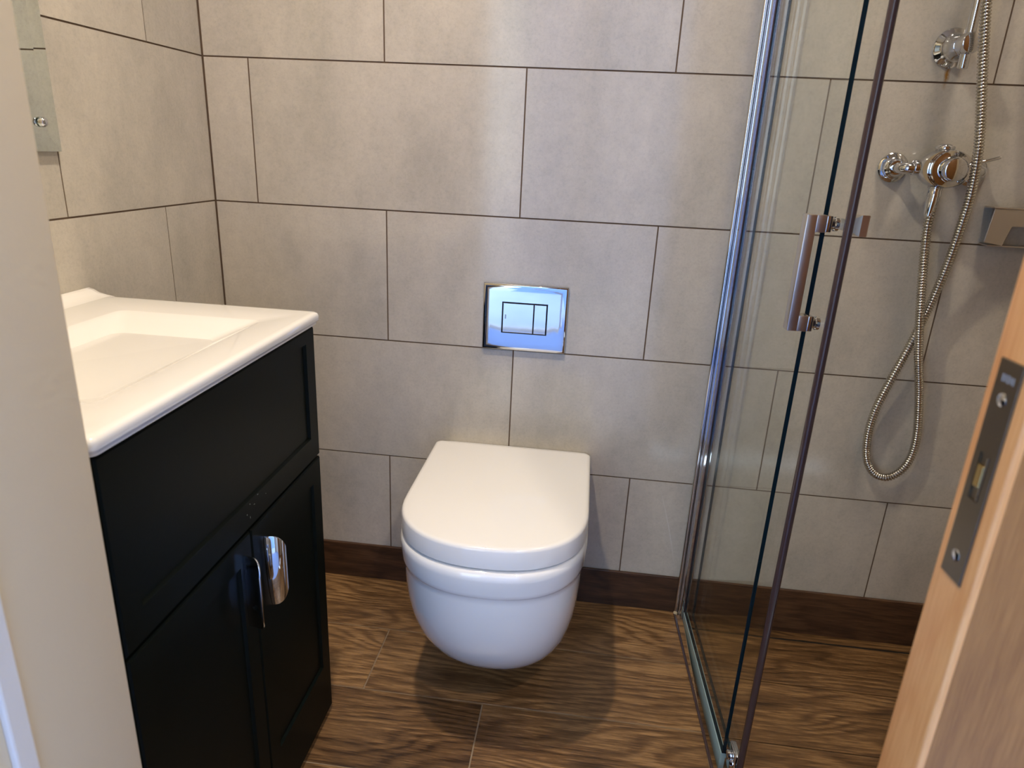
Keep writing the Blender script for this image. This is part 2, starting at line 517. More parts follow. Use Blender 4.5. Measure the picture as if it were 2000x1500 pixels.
tag(bbox_obj('ground_outside', (-12, 12, -22, HALL_Y - 0.12, -0.4, -0.02), M['paving']), 'pale paving outside the window', kind='structure')

# ------------------------------------------------------------------ vanity unit
VX = -0.292                       # plane of its door fronts
VY0, VY1 = -0.988, -0.457         # near and far end
VTOP = K + 0.150
van = thing('vanity_unit', 'dark green painted vanity cabinet with chrome pulls left of the toilet', 'cabinet', (-0.5, -0.72, 0))
def vloc(b): return [b[0] + 0.5, b[1] + 0.5, b[2] + 0.72, b[3] + 0.72, b[4], b[5]]
CX0, CX1 = XL + 0.0095, VX - 0.0205
for a in (VY0 + 0.002, VY1 - 0.018):
    bbox_obj('side_panel', vloc((CX0, CX1, a, a + 0.016, 0.0, VTOP)), M['green'], van, bev=0.001)
bbox_obj('bottom_panel', vloc((CX0, CX1, VY0 + 0.0185, VY1 - 0.0185, 0.03, 0.046)), M['green'], van)
bbox_obj('back_panel', vloc((CX0, CX0 + 0.008, VY0 + 0.0185, VY1 - 0.0185, 0.0465, VTOP - 0.12)), M['green'], van)

def shaker(bm, y0, y1, z0, z1, stile, rail_b, rail_t, dep=0.020, rec=0.0045):
    """framed front facing +x whose outer face lies in the plane x = VX"""
    x1 = VX; xb = VX - dep
    iy0, iy1, iz0, iz1 = y0 + stile, y1 - stile, z0 + rail_b, z1 - rail_t
    e = 0.0022
    def v(x, y, z): return bm.verts.new((x + 0.5, y + 0.72, z))
    def ring(x, a, b_, c, d): return [v(x, a, c), v(x, b_, c), v(x, b_, d), v(x, a, d)]
    R0 = ring(xb, y0, y1, z0, z1)
    R1 = ring(x1 - e, y0, y1, z0, z1)
    R2 = ring(x1, y0 + e, y1 - e, z0 + e, z1 - e)
    R3 = ring(x1, iy0, iy1, iz0, iz1)
    R4 = ring(x1 - rec, iy0 + 0.003, iy1 - 0.003, iz0 + 0.003, iz1 - 0.003)
    R = [R0, R1, R2, R3, R4]
    for a, c in zip(R, R[1:]):
        for i in range(4):
            j = (i + 1) % 4
            bm.faces.new((a[i], a[j], c[j], c[i]))
    bm.faces.new(R4); bm.faces.new(list(reversed(R0)))

SPLIT = -0.7165
bm = bmesh.new(); shaker(bm, VY0, VY1, K - 0.088, VTOP - 0.004, 0.034, 0.042, 0.022)
tp = obj('top_panel', bm, M['green'], van)
for (y, z, hy, hz) in ((-0.700, K - 0.0585, 0.0016, 0.0006), (-0.712, K - 0.0520, 0.0009, 0.0009), (-0.688, K - 0.0490, 0.0020, 0.0005), (-0.722, K - 0.0640, 0.0006, 0.0012), (-0.714, K - 0.0720, 0.0004, 0.0022), (-0.664, K - 0.0600, 0.0007, 0.0006)):
    bm = bmesh.new()
    c_ = [(VX + 0.5, y + 0.72 + hy * math.cos(a), z + hz * math.sin(a)) for a in (0.3, 1.2, 2.4, 3.3, 4.4, 5.5)]
    loft(bm, [[(x - 0.0002, q_, r2) for x, q_, r2 in c_], [(x + 0.00012, q_, r2) for x, q_, r2 in c_]])
    obj('paint_chip', bm, M['chip'], tp)
DTOP, DBOT = K - 0.0925, 0.012
doors = []
for nm, a, c in (('near', VY0, SPLIT - 0.0012), ('far', SPLIT + 0.0012, VY1)):
    bm = bmesh.new(); shaker(bm, a, c, DBOT, DTOP, 0.034, 0.120, 0.040)
    doors.append(obj('cabinet_door', bm, M['green'], van))
bbox_obj('plinth', vloc((VX - 0.045, VX - 0.020, VY0 + 0.01, VY1 - 0.01, 0.0, DBOT - 0.002)), M['green'], van)
def pull(parent, ybase, sgn, zc):
    """bow-shaped tab pull: flat foot on the door, blade sweeping out and away from the seam; free edge rounded to a D"""
    sect = []                     # (along y, out x, half height)
    n = 18
    for i in range(n + 1):
        t = i / n
        yy = 0.016 * (1 - math.cos(t * math.pi / 2))
        xx = 0.030 * math.sin(t * math.pi / 2)
        hh = 0.060 if t < 0.30 else 0.060 - 0.023 * ((t - 0.30) / 0.70) ** 2.2
        sect.append((yy, xx, hh))
    bm = bmesh.new()
    thick = 0.0024
    rings = []
    for i, (yy, xx, hh) in enumerate(sect):
        a = sect[max(i - 1, 0)]; c = sect[min(i + 1, n)]
        ty, tx = c[0] - a[0], c[1] - a[1]
        l = math.hypot(ty, tx); ny, nx = -tx / l, ty / l
        h2 = thick / 2
        ring = []
        # rounded little rectangle: thickness along the normal, height along z
        for (dn, dz) in ((-1, -1), (-0.6, -1.0), (0.6, -1.0), (1, -1), (1, 1), (0.6, 1.0), (-0.6, 1.0), (-1, 1)):
            hz = hh - (0.0007 if abs(dn) == 1 else 0.0)
            Y = ybase + sgn * (yy + ny * dn * h2)
            Xp = VX + 0.0004 + xx + nx * dn * h2
            ring.append((Xp + 0.5, Y + 0.72, zc + dz * hz))
        rings.append(ring)
    loft(bm, rings)
    o = obj('handle', bm, M['chrome'], parent, smooth=50)
    o['label'] = 'polished chrome bow-shaped pull'
    return o
pull(doors[0], -0.744, -1, K - 0.176)
pull(doors[1], -0.692, 1, K - 0.176)

# ------------------------------------------------------------------ washbasin slab
BX0, BX1, BY0, BY1 = XL + 0.001, -0.282, -1.000, -0.449
BZ0, BZ1 = K + 0.1515, K + 0.172
bas = thing('washbasin', 'white ceramic slab washbasin with a shallow rectangular bowl on the green cabinet', 'basin', (-0.5, -0.72, BZ0))
def rrect(x0, x1, y0, y1, z, r, n=6):
    out = []
    for (cx, cy, a0) in ((x1 - r, y1 - r, 0), (x0 + r, y1 - r, 90), (x0 + r, y0 + r, 180), (x1 - r, y0 + r, 270)):
        for i in range(n + 1):
            a = math.radians(a0 + 90 * i / n)
            out.append((cx + r * math.cos(a) + 0.5, cy + r * math.sin(a) + 0.72, z - BZ0))
    return out
bm = bmesh.new()
ix0, ix1, iy0, iy1 = -0.577, -0.343, -0.915, -0.540
def inset(d, z, r): return rrect(BX0 + d, BX1 - d, BY0 + d, BY1 - d, z, r)
rings = [inset(0.010, BZ0, 0.006), inset(0.004, BZ0 + 0.0002, 0.008), inset(0.003, BZ0 + 0.0045, 0.008), inset(0.0008, BZ0 + 0.0062, 0.009), inset(0.0, BZ0 + 0.0085, 0.010),
         inset(0.0, BZ1 - 0.006, 0.010), inset(0.0015, BZ1 - 0.0022, 0.010), inset(0.005, BZ1 - 0.0003, 0.010), inset(0.011, BZ1, 0.010)]
# bowl: far-left corner deep and steep, gentle towards the front edge
def bowl(t):
    # t 0 at the rim, 1 at the bottom
    x0 = ix0 + 0.075 * t; x1 = ix1 - 0.118 * t
    y0 = iy0 + 0.150 * t; y1 = iy1 - 0.150 * t
    return x0, x1, y0, y1
rings += [rrect(ix0 - 0.004, ix1 + 0.004, iy0 - 0.004, iy1 + 0.004, BZ1, 0.016), rrect(ix0 - 0.001, ix1 + 0.001, iy0 - 0.001, iy1 + 0.001, BZ1 - 0.0006, 0.016)]
for i in range(1, 13):
    t = i / 12
    a = bowl(t)
    z = BZ1 - 0.0015 - 0.060 * (t ** 1.12 if t < 0.8 else 0.8 ** 1.12 + (t - 0.8) * 0.9 - (t - 0.8) ** 2 * 2.2)
    rings.append(rrect(*a, z, 0.013 + 0.018 * t))
loft(bm, rings, cap0=True, cap1=True)
obj('basin_slab', bm, M['basin'], bas, smooth=50)
# upstand along the wall
bm = bmesh.new()
rings = []
for y in (BY0 + 0.001, BY0 + 0.004, BY1 - 0.010, BY1 - 0.002, BY1):
    d = 0.004 if y in (BY0 + 0.001, BY1) else 0.0
    h = 0.012 - d
    prof = [(BX0, BZ1 - 0.003), (BX0, BZ1 + h - 0.003), (BX0 + 0.002, BZ1 + h - 0.0006), (BX0 + 0.008, BZ1 + h), (BX0 + 0.016, BZ1 + h - 0.002), (BX0 + 0.026, BZ1 + h * 0.4), (BX0 + 0.040, BZ1 + 0.0008), (BX0 + 0.052, BZ1 - 0.001), (BX0 + 0.052, BZ1 - 0.003)]
    rings.append([(x + 0.5, y + 0.72, z - BZ0) for x, z in prof])
loft(bm, rings)
obj('upstand', bm, M['basin'], bas, smooth=60)
bm = bmesh.new()
lathe(bm, (-0.482 + 0.5, -0.7275 + 0.72, BZ1 - 0.0600 - BZ0), (0, 0, 1), [(-0.002, 0.02), (0.0, 0.031), (0.003, 0.031), (0.006, 0.024), (0.007, 0.0)], 32)
obj('waste_plug', bm, M['chrome'], bas, smooth=40)

# ------------------------------------------------------------------ mirror on the left wall
MX = XL + 0.009
mir = thing('mirror', 'tall mirror with a slanted polished rim and dome screws on the left tiled wall', 'mirror', (XL, -0.70, K + 0.407))
def ml(x, y, z): return (x - XL, y + 0.70, z - K - 0.407)
MY0, MY1, MZ0, MZ1 = -0.98, -0.463, K + 0.407, K + 1.25
bm = bmesh.new()
def mring(x, d): return [ml(x, MY0 + d, MZ0 + d), ml(x, MY1 - d, MZ0 + d), ml(x, MY1 - d, MZ1 - d), ml(x, MY0 + d, MZ1 - d)]
R = [mring(XL + 0.004, 0.0), mring(MX - 0.0009, 0.0), mring(MX, 0.026)]
rv = [[bm.verts.new(p) for p in r] for r in R]
for a, c, mi in ((rv[0], rv[1], 1), (rv[1], rv[2], 0)):
    for i in range(4):
        j = (i + 1) % 4
        f = bm.faces.new((a[i], a[j], c[j], c[i])); f.material_index = mi
f = bm.faces.new(rv[2]); f.material_index = 0
f = bm.faces.new(list(reversed(rv[0]))); f.material_index = 1
obj('mirror_glass', bm, [M['mirror'], M['mirror_edge']], mir)
for yy in (MY1 - 0.036, MY0 + 0.036):
    for zz in (MZ0 + 0.043, MZ1 - 0.043):
        bm = bmesh.new()
        p = ml(MX - 0.0006, yy, zz)
        lathe(bm, p, (1, 0, 0), [(0, 0.0050), (0.002, 0.0050), (0.0024, 0.0074), (0.006, 0.0074), (0.0085, 0.0062), (0.0102, 0.0036), (0.0108, 0.0)], 24)
        obj('dome_screw', bm, M['chrome'], mir, smooth=50)
bm = bmesh.new()
box(bm, *[a for a in (0.0001, 0.0042, 0.02 + 0.70 - 0.98 , 0.70 - 0.48, 0.02, 0.80)])
obj('backing', bm, M['mirror_edge'], mir)

# ------------------------------------------------------------------ toilet
TX = 0.020
toi = thing('toilet', 'white wall-hung toilet with closed D-shaped lid on the tiled back wall', 'toilet', (TX, 0, 0))
def dshape(hw, yb, yf, yc, z, n=2.35, rc=0.012, m=30):
    """D outline: square back with small corner radii, straight sides to y = yc, superellipse nose to yf"""
    pts = []
    for i in range(5):
        a = math.radians(90 * i / 4)
        pts.append((hw - rc + rc * math.sin(math.pi / 2 - a) if False else hw - rc + rc * math.cos(a), yb - rc + rc * math.sin(a), z))
    left = [(-x, y, z) for x, y, z in reversed(pts)]
    pts += left
    nose = []
    for i in range(m + 1):
        a = math.pi - math.pi * i / m
        ca, sa = math.cos(a), math.sin(a)
        nose.append((hw * math.copysign(abs(ca) ** (2 / n), ca), yc - (yc - yf) * abs(sa) ** (2 / n), z))
    # straight left side then the nose
    return pts + nose
LZ = K - 0.200
LB, LF, LC = -0.098, -0.532, -0.365
bm = bmesh.new()
lid_r = []
for d, z in ((0.010, LZ - 0.0423), (0.0022, LZ - 0.0423), (0.0, LZ - 0.0402), (0.0, LZ - 0.007), (0.0012, LZ - 0.0035), (0.004, LZ - 0.001), (0.009, LZ)):
    lid_r.append(dshape(0.1785 - d, LB - d, LF + d, LC, z))
loft(bm, lid_r)
# a faint crown towards the centre of the top
obj('lid', bm, M['lid'], toi, smooth=40)
bm = bmesh.new()
loft(bm, [dshape(0.150, LB - 0.004, LF + 0.030, LC, LZ - 0.0449), dshape(0.150, LB - 0.004, LF + 0.030, LC, LZ - 0.0424)])
obj('seat', bm, M['lid'], toi, smooth=40)
for s in (-1, 1):
    bm = bmesh.new()
    lathe(bm, (s * 0.075, -0.082, LZ - 0.060), (0, 0, 1), [(0, 0.013), (0.001, 0.014), (0.034, 0.014), (0.037, 0.012), (0.038, 0.0)], 20)
    obj('hinge', bm, M['chrome'], toi, smooth=40)
# bowl
RZ = LZ - 0.0440
bm = bmesh.new()
BR = []
def bring(hw, yf, yc, z, yb=-0.0015, n=2.35): BR.append(dshape(hw, yb, yf, yc, z, n, rc=0.006))
# flat rim top, rolled edge, band, step, then the tapering body
bring(0.150, -0.505, -0.36, RZ - 0.001); bring(0.170, -0.526, -0.362, RZ - 0.001); bring(0.1765, -0.5335, -0.363, RZ - 0.0035); bring(0.180, -0.538, -0.364, RZ - 0.010); bring(0.1803, -0.5385, -0.364, RZ - 0.020)
bring(0.1785, -0.5365, -0.362, RZ - 0.046); bring(0.1778, -0.5355, -0.361, RZ - 0.052); bring(0.1755, -0.5325, -0.360, RZ - 0.057); bring(0.1735, -0.5300, -0.358, RZ - 0.060)
ZB = 0.060
z_top = RZ - 0.060
NS = 26
for i in range(1, NS + 1):
    s = i / NS
    z = z_top - (z_top - ZB) * s
    q = (1 - (s * 0.985) ** 2.25)
    hwid = 0.068 + (0.1735 - 0.068) * q ** 0.54
    fr = q ** 0.60
    yf = -0.275 + (-0.530 + 0.275) * fr
    yc = -0.190 + (-0.358 + 0.190) * fr
    bring(hwid, yf, yc, z, n=2.35 - 0.2 * s)
    BR[-1] = [(x + 0.006 * s * s, y, zz) for x, y, zz in BR[-1]]
loft(bm, BR)
obj('bowl', bm, M['ceramic'], toi, smooth=45)

# ------------------------------------------------------------------ flush plate
fx0, fx1, fz0, fz1 = -0.0740, 0.1195, K + 0.0010, K + 0.1560
fp = thing('flush_plate', 'polished chrome dual flush plate on the tiles above the toilet', 'flush plate', ((fx0 + fx1) / 2, 0, fz0))
cx = (fx0 + fx1) / 2
ox0, ox1, oz0, oz1 = -0.0298, 0.0752, K + 0.0425, K + 0.1155
bm = bmesh.new()
def fr(y, d, x0=fx0, x1=fx1, z0=fz0, z1=fz1): return [(x0 + d - cx, y, z0 + d - fz0), (x1 - d - cx, y, z0 + d - fz0), (x1 - d - cx, y, z1 - d - fz0), (x0 + d - cx, y, z1 - d - fz0)]
yF = -0.0095
rgs = [fr(-0.0013, 0.0), fr(yF + 0.0042, 0.0), fr(yF + 0.0024, 0.0008), fr(yF + 0.0011, 0.0024), fr(yF + 0.0004, 0.0055), fr(yF + 0.0001, 0.011), fr(yF, 0.018)]
rgs += [[(x - cx, yF, z - fz0) for x, z in ((ox0, oz0), (ox1, oz0), (ox1, oz1), (ox0, oz1))]]
rgs += [[(x - cx, yF + 0.005, z - fz0) for x, z in ((ox0, oz0), (ox1, oz0), (ox1, oz1), (ox0, oz1))]]
loft(bm, rgs)
obj('plate', bm, M['chrome'], fp, smooth=45)
bbox_obj('button_well', (ox0 - cx, ox1 - cx, yF + 0.0042, yF + 0.0049, oz0 - fz0, oz1 - fz0), M['dark'], fp)
sp = ox0 + (ox1 - ox0) * 0.70
for nm, a, c in (('flush_button', ox0 + 0.0028, sp - 0.0008), ('flush_button', sp + 0.0008, ox1 - 0.0028)):
    bb = bbox_obj(nm, (a - cx, c - cx, yF - 0.0006, yF + 0.0041, oz0 + 0.0024 - fz0, oz1 - 0.0030 - fz0), M['chrome'], fp, bev=0.0008)
    if a < 0:
        # tiny upright stamp near the left edge of the wide button
        bm = bmesh.new()
        for k in range(5):
            zc = K + 0.0765 + k * 0.0020 - fz0
            box(bm, -0.0225 - cx, -0.0192 - cx, yF - 0.0008, yF - 0.0005, zc, zc + 0.0013)
        mk = obj('stamp', bm, M['mark'], bb)

# ------------------------------------------------------------------ shower screen
enc = thing('shower_screen', 'clear glass shower screen with chrome wall profile, sliding door slid open', 'shower screen', (0.4712, 0, 0))
ANG = math.atan2(0.0240, 0.475)          # the screen stands a touch askew
enc.rotation_euler = (0, 0, ANG)         # local -y runs from the wall into the room
GH = 1.92
# local frame: x across the glass (outside is -x), y = 0 at the wall
bm = bmesh.new()
def extr(pts, z0, z1):
    loft(bm, [[(x, y, z0) for x, y in pts], [(x, y, z1) for x, y in pts]])
arc = [(-0.0185 - 0.0045 * math.cos(a), -0.0125 - 0.0045 * math.sin(a)) for a in [math.pi * k / 10 for k in range(11)]]
extr(arc + [(-0.0138, -0.0092), (-0.0230, -0.0092)], 0.0, GH)
extr([(-0.0136, -0.0092), (-0.0136, -0.0185), (-0.0125, -0.0200), (0.0085, -0.0200), (0.0100, -0.0185), (0.0100, -0.0092)], 0.0, GH)
extr([(-0.0108, -0.0202), (-0.0108, -0.0330), (-0.0098, -0.0345), (-0.0052, -0.0345), (-0.0052, -0.0202)], 0.0, GH)
obj('wall_profile', bm, M['chrome'], enc, smooth=40)
bm = bmesh.new()
box(bm, -0.0051, -0.0031, -0.0350, -0.0203, 0.0, GH)
obj('gasket', bm, M['seal'], enc)
FP1 = -0.464
bm = bmesh.new()
fs = box(bm, -0.003, 0.004, FP1, -0.030, 0.022, GH)
def edge_mats(fs):
    for f in fs:
        f.normal_update()
        if abs(f.normal.x) < 0.5: f.material_index = 1
edge_mats(fs)
fpn = obj('fixed_panel', bm, [M['glass'], M['glass_edge']], enc)
fpn['label'] = 'fixed clear glass pane next to the wall'
bm = bmesh.new()
box(bm, -0.0255, -0.0195, -0.99, -0.012, 0.0002, 0.0035, bev=0.0012, seg=2)
obj('floor_seal', bm, M['seal'], enc, smooth=35)
bm = bmesh.new()
box(bm, -0.0046, 0.0060, FP1 + 0.001, -0.0345, -0.0215, 0.0218, bev=0.0015, seg=2)
o = obj('bottom_seal', bm, M['glass_edge_pale'], enc, smooth=35)
bm = bmesh.new()
box(bm, -0.0185, 0.045, -0.99, -0.034, GH, GH + 0.035, bev=0.003)
obj('top_rail', bm, M['chrome'], enc, smooth=35)
bm = bmesh.new()
box(bm, -0.012, 0.034, -1.004, -0.9905, 0.007, GH + 0.03, bev=0.003)
obj('strike_post', bm, M['chrome'], enc, smooth=35)
for (x, y, z, r) in ((-0.020, -0.016, 0.003, 0.006), (0.013, -0.050, SHZ + 0.003, 0.0045), (0.013, -0.085, SHZ + 0.003, 0.0035)):
    bm = bmesh.new()
    bmesh.ops.create_icosphere(bm, subdivisions=2, radius=r, matrix=Matrix.Translation((x, y, z)))
    obj('silicone_blob', bm, M['silicone'], enc, smooth=60)

# sliding door, parallel to the fixed pane on the shower side
DX = 0.018
D0, D1 = -0.505, -0.045
bm = bmesh.new()
fs = box(bm, -0.003, 0.003, D0, D1, 0.018, GH - 0.01)
edge_mats(fs)
sd = obj('sliding_door', bm, [M['glass'], M['glass_edge']], enc, loc=(DX, 0, 0))
sd['label'] = 'clear sliding glass door slid back behind the fixed pane'
# dark magnetic seal on the leading edge
bm = bmesh.new()
n = 16
rings = []
for z in (0.020, GH - 0.012):
    ring = []
    for k in range(n):
        a = 2 * math.pi * k / n
        ring.append((0.0062 * math.cos(a), D0 - 0.0045 + 0.0070 * math.sin(a), z))
    rings.append(ring)
loft(bm, rings)
obj('edge_seal', bm, M['seal'], sd, smooth=60)
# roller at the foot of the door
bm = bmesh.new()
box(bm, -0.006, 0.006, D0 + 0.012, D0 + 0.052, 0.010, 0.046, bev=0.003)
lathe(bm, (-0.016, D0 + 0.032, 0.030), (1, 0, 0), [(0, 0.008), (0.001, 0.0095), (0.008, 0.0095), (0.010, 0.0085), (0.011, 0.0)], 20)
lathe(bm, (-0.012, D0 + 0.026, 0.016), (1, 0, 0), [(0, 0.010), (0.001, 0.011), (0.006, 0.011), (0.007, 0.0)], 20)
obj('roller', bm, M['chrome'], sd, smooth=40)
# handle: square bar D outside, flared knob inside
HY, HZ0, HZ1 = -0.4755, K + 0.2040, K + 0.3750
bm = bmesh.new()
w = 0.0100
def bar(x0, x1, z0, z1): box(bm, x0, x1, HY - w, HY + w, z0, z1, bev=0.0012, seg=2)
xo = -0.0505
bar(xo, xo + 0.0150, HZ0, HZ1)
bar(xo + 0.0140, -0.0215, HZ1 - 0.0245, HZ1)
bar(xo + 0.0140, -0.0215, HZ0, HZ0 + 0.0245)
o = obj('handle', bm, M['brushed'], sd, smooth=35)
o['label'] = 'square brushed metal pull with chrome feet'
for zc in (HZ1 - 0.0122, HZ0 + 0.0122):
    bm = bmesh.new()
    box(bm, -0.0215, -0.0135, HY - w + 0.0008, HY + w - 0.0008, zc - 0.0115, zc + 0.0115, bev=0.001)
    lathe(bm, (-0.0140, HY, zc), (1, 0, 0), [(0, 0.0085), (0.0045, 0.0085), (0.006, 0.0105), (0.0108, 0.0105)], 24)
    obj('handle_foot', bm, M['chrome'], sd, smooth=40)
bm = bmesh.new()
kz = HZ1 - 0.0122
kr = []
for x, h in ((0.0034, 0.0080), (0.008, 0.0080), (0.012, 0.0082), (0.018, 0.0105), (0.0225, 0.0140), (0.0240, 0.0150), (0.034, 0.0150), (0.0352, 0.0142)):
    kr.append([(x, HY - h, kz - h), (x, HY + h, kz - h), (x, HY + h, kz + h), (x, HY - h, kz + h)])
loft(bm, kr)
obj('knob', bm, M['brushed'], sd, smooth=30)

# ------------------------------------------------------------------ thermostatic shower valve
VC = Vector((0.826, -0.052, K + 0.446))
val = thing('shower_valve', 'chrome round-bodied shower valve with two wall elbows and a lever on the shower wall', 'shower valve', VC)
def lv(x, y, z): return (x - VC.x, y - VC.y, z - VC.z)
for s in (-1, 1):
    bm = bmesh.new()
    xe = VC.x + s * 0.075
    lathe(bm, lv(xe, 0, VC.z - 0.002), (0, -1, 0), [(0.0, 0.027), (0.002, 0.0285), (0.006, 0.0285), (0.008, 0.026), (0.010, 0.022), (0.014, 0.021), (0.0155, 0.018), (0.022, 0.015), (0.024, 0.013)], 36)
    obj('wall_flange', bm, M['chrome'], val, smooth=40)
    bm = bmesh.new()
    pts = [lv(xe, -0.018, VC.z - 0.002)]
    for k in range(9):
        a = math.radians(90 * k / 8)
        pts.append(lv(xe - s * 0.016 * (1 - math.cos(a)), -0.036 - 0.016 * math.sin(a), VC.z - 0.002))
    pts.append(lv(VC.x + s * 0.045, -0.052, VC.z))
    tube(bm, pts, [0.0105] * len(pts), 20)
    obj('inlet_elbow', bm, M['chrome'], val, smooth=60)
    bm = bmesh.new()
    lathe(bm, lv(VC.x + s * 0.043, -0.052, VC.z), (s, 0, 0), [(0, 0.014), (0.002, 0.0145), (0.012, 0.0145), (0.014, 0.0135), (0.015, 0.0115)], 8 if False else 28)
    obj('union_nut', bm, M['chrome'], val, smooth=30)
bm = bmesh.new()
lathe(bm, lv(VC.x, -0.022, VC.z), (0, -1, 0), [(0, 0.008), (0.003, 0.020), (0.009, 0.029), (0.018, 0.0345), (0.028, 0.0365), (0.040, 0.0365), (0.046, 0.0355), (0.050, 0.034)], 48)
for v_ in bm.verts: v_.co.x *= 1.36
obj('body', bm, M['chrome'], val, smooth=40)
bm = bmesh.new()
lathe(bm, lv(VC.x, -0.0725, VC.z), (0, -1, 0), [(0, 0.033), (0.0015, 0.0345), (0.007, 0.0345), (0.009, 0.033), (0.0095, 0.025), (0.011, 0.0225), (0.030, 0.0215), (0.0325, 0.0205), (0.034, 0.018), (0.0343, 0.0)], 48)
obj('control_knob', bm, M['chrome'], val, smooth=35)
bm = bmesh.new()
a0 = Vector(lv(VC.x + 0.030, -0.078, VC.z + 0.008)); a1 = Vector(lv(VC.x + 0.082, -0.083, VC.z + 0.025))
tube(bm, [a0, a0.lerp(a1, .5), a1.lerp(a0, .03), a1], [0.0026, 0.0029, 0.0031, 0.0024], 14)
obj('lever', bm, M['chrome'], val, smooth=50)
bm = bmesh.new()
lathe(bm, lv(VC.x - 0.004, -0.048, VC.z + 0.0335), (0, 0, 1), [(-0.006, 0.015), (0.002, 0.0165), (0.003, 0.0175), (0.0065, 0.0175), (0.008, 0.0165), (0.0085, 0.012), (0.011, 0.0105), (0.012, 0.008), (0.0122, 0.0)], 32)
obj('top_cap', bm, M['chrome'], val, smooth=40)
OX, OY = VC.x - 0.006, -0.052
bm = bmesh.new()
lathe(bm, lv(OX, OY, VC.z - 0.034), (0, 0, -1), [(-0.004, 0.0145), (0.002, 0.0145), (0.003, 0.0125), (0.009, 0.0122), (0.010, 0.0128), (0.018, 0.0128), (0.0185, 0.0118), (0.0195, 0.0118)], 28)
obj('outlet', bm, M['chrome'], val, smooth=35)

# hose: spiral-ribbed, from the outlet down, round and up in front of the riser bracket
hose = thing('shower_hose', 'ribbed chrome shower hose hanging in a long loop below the valve', 'hose', (OX, OY, VC.z - 0.0535))
def hl(p): return (p[0] - OX, p[1] - OY, p[2] - (VC.z - 0.0535))
bm = bmesh.new()
lathe(bm, hl((OX, OY, VC.z - 0.0538)), (-0.05, 0.0, -1), [(0, 0.0116), (0.003, 0.0120), (0.010, 0.0118), (0.024, 0.0098), (0.036, 0.0088), (0.0365, 0.007)], 24)
obj('hose_cone', bm, M['chrome'], hose, smooth=35)
HOSE = [(0.8210, -0.0525, 1.0450), (0.8215, -0.053, 1.0270), (0.8213, -0.055, 0.9939), (0.8321, -0.058, 0.9026), (0.8462, -0.059, 0.8179),
        (0.8644, -0.052, 0.7402), (0.8965, -0.035, 0.6347), (0.9158, -0.027, 0.5360), (0.9102, -0.024, 0.4734), (0.8827, -0.022, 0.4399),
        (0.8495, -0.022, 0.4429), (0.8238, -0.023, 0.4782), (0.8131, -0.025, 0.5376), (0.8154, -0.028, 0.6007), (0.8290, -0.033, 0.6695),
        (0.8466, -0.036, 0.7379), (0.8613, -0.038, 0.8028), (0.8719, -0.043, 0.8678), (0.8763, -0.053, 0.9261), (0.8744, -0.071, 0.9986),
        (0.8676, -0.092, 1.0673), (0.8559, -0.107, 1.1316), (0.8443, -0.110, 1.1931), (0.8306, -0.108, 1.2613), (0.8191, -0.104, 1.3278),
        (0.8089, -0.100, 1.3925), (0.8000, -0.096, 1.48), (0.792, -0.090, 1.60)]
def spline(P, per=60):
    P = [Vector(p) for p in P]
    out = []
    Q = [P[0] * 2 - P[1]] + P + [P[-1] * 2 - P[-2]]
    for i in range(1, len(Q) - 2):
        p0, p1, p2, p3 = Q[i - 1:i + 3]
        for k in range(per):
            t = k / per
            out.append(0.5 * ((2 * p1) + (p2 - p0) * t + (2 * p0 - 5 * p1 + 4 * p2 - p3) * t * t + (3 * p1 - p0 - 3 * p2 + p3) * t ** 3))
    out.append(P[-1])
    return out
dense = spline(HOSE)
# even steps: four rings to each rib
L_ = [0.0]
for a, c in zip(dense, dense[1:]): L_.append(L_[-1] + (c - a).length)
PITCH = 0.0056
N_ = int(L_[-1] / PITCH)
pts, rads = [], []
j = 0
for i in range(N_ * 6):
    s = i * PITCH / 6
    while j < len(L_) - 2 and L_[j + 1] < s: j += 1
    t = (s - L_[j]) / max(L_[j + 1] - L_[j], 1e-9)
    pts.append(hl(dense[j].lerp(dense[j + 1], t)))
    rads.append((0.0066, 0.0080, 0.0089, 0.0091, 0.0089, 0.0080)[i % 6])
bm = bmesh.new()
tube(bm, pts, rads, 14)
obj('ribbed_tube', bm, M['hose'], hose, smooth=80)

# ------------------------------------------------------------------ riser rail with its lower wall bracket
RB = Vector((0.8135, 0.0, K + 0.664))
rail = thing('riser_rail', 'slim chrome riser rail with a flared round wall bracket above the shower valve', 'shower rail', RB)
def rl(x, y, z): return (x - RB.x, y - RB.y, z - RB.z)
bm = bmesh.new()
lathe(bm, rl(RB.x, 0.0, RB.z), (0, -1, 0), [(0, 0.034), (0.001, 0.0355), (0.003, 0.0355), (0.006, 0.033), (0.010, 0.0275), (0.015, 0.0235), (0.022, 0.0205), (0.030, 0.0190), (0.046, 0.0185), (0.0463, 0.0178), (0.0475, 0.0178), (0.048, 0.0185), (0.072, 0.0183), (0.076, 0.0165), (0.078, 0.012), (0.0785, 0.0)], 40)
obj('wall_bracket', bm, M['chrome'], rail, smooth=35)
bm = bmesh.new()
rx, ry = RB.x + 0.0015, -0.055
lathe(bm, rl(rx, ry, RB.z - 0.042), (0, 0, 1), [(0, 0.0075), (0.001, 0.0088), (0.003, 0.0092), (0.60, 0.0092)], 24)
obj('rail', bm, M['chrome'], rail, smooth=40)

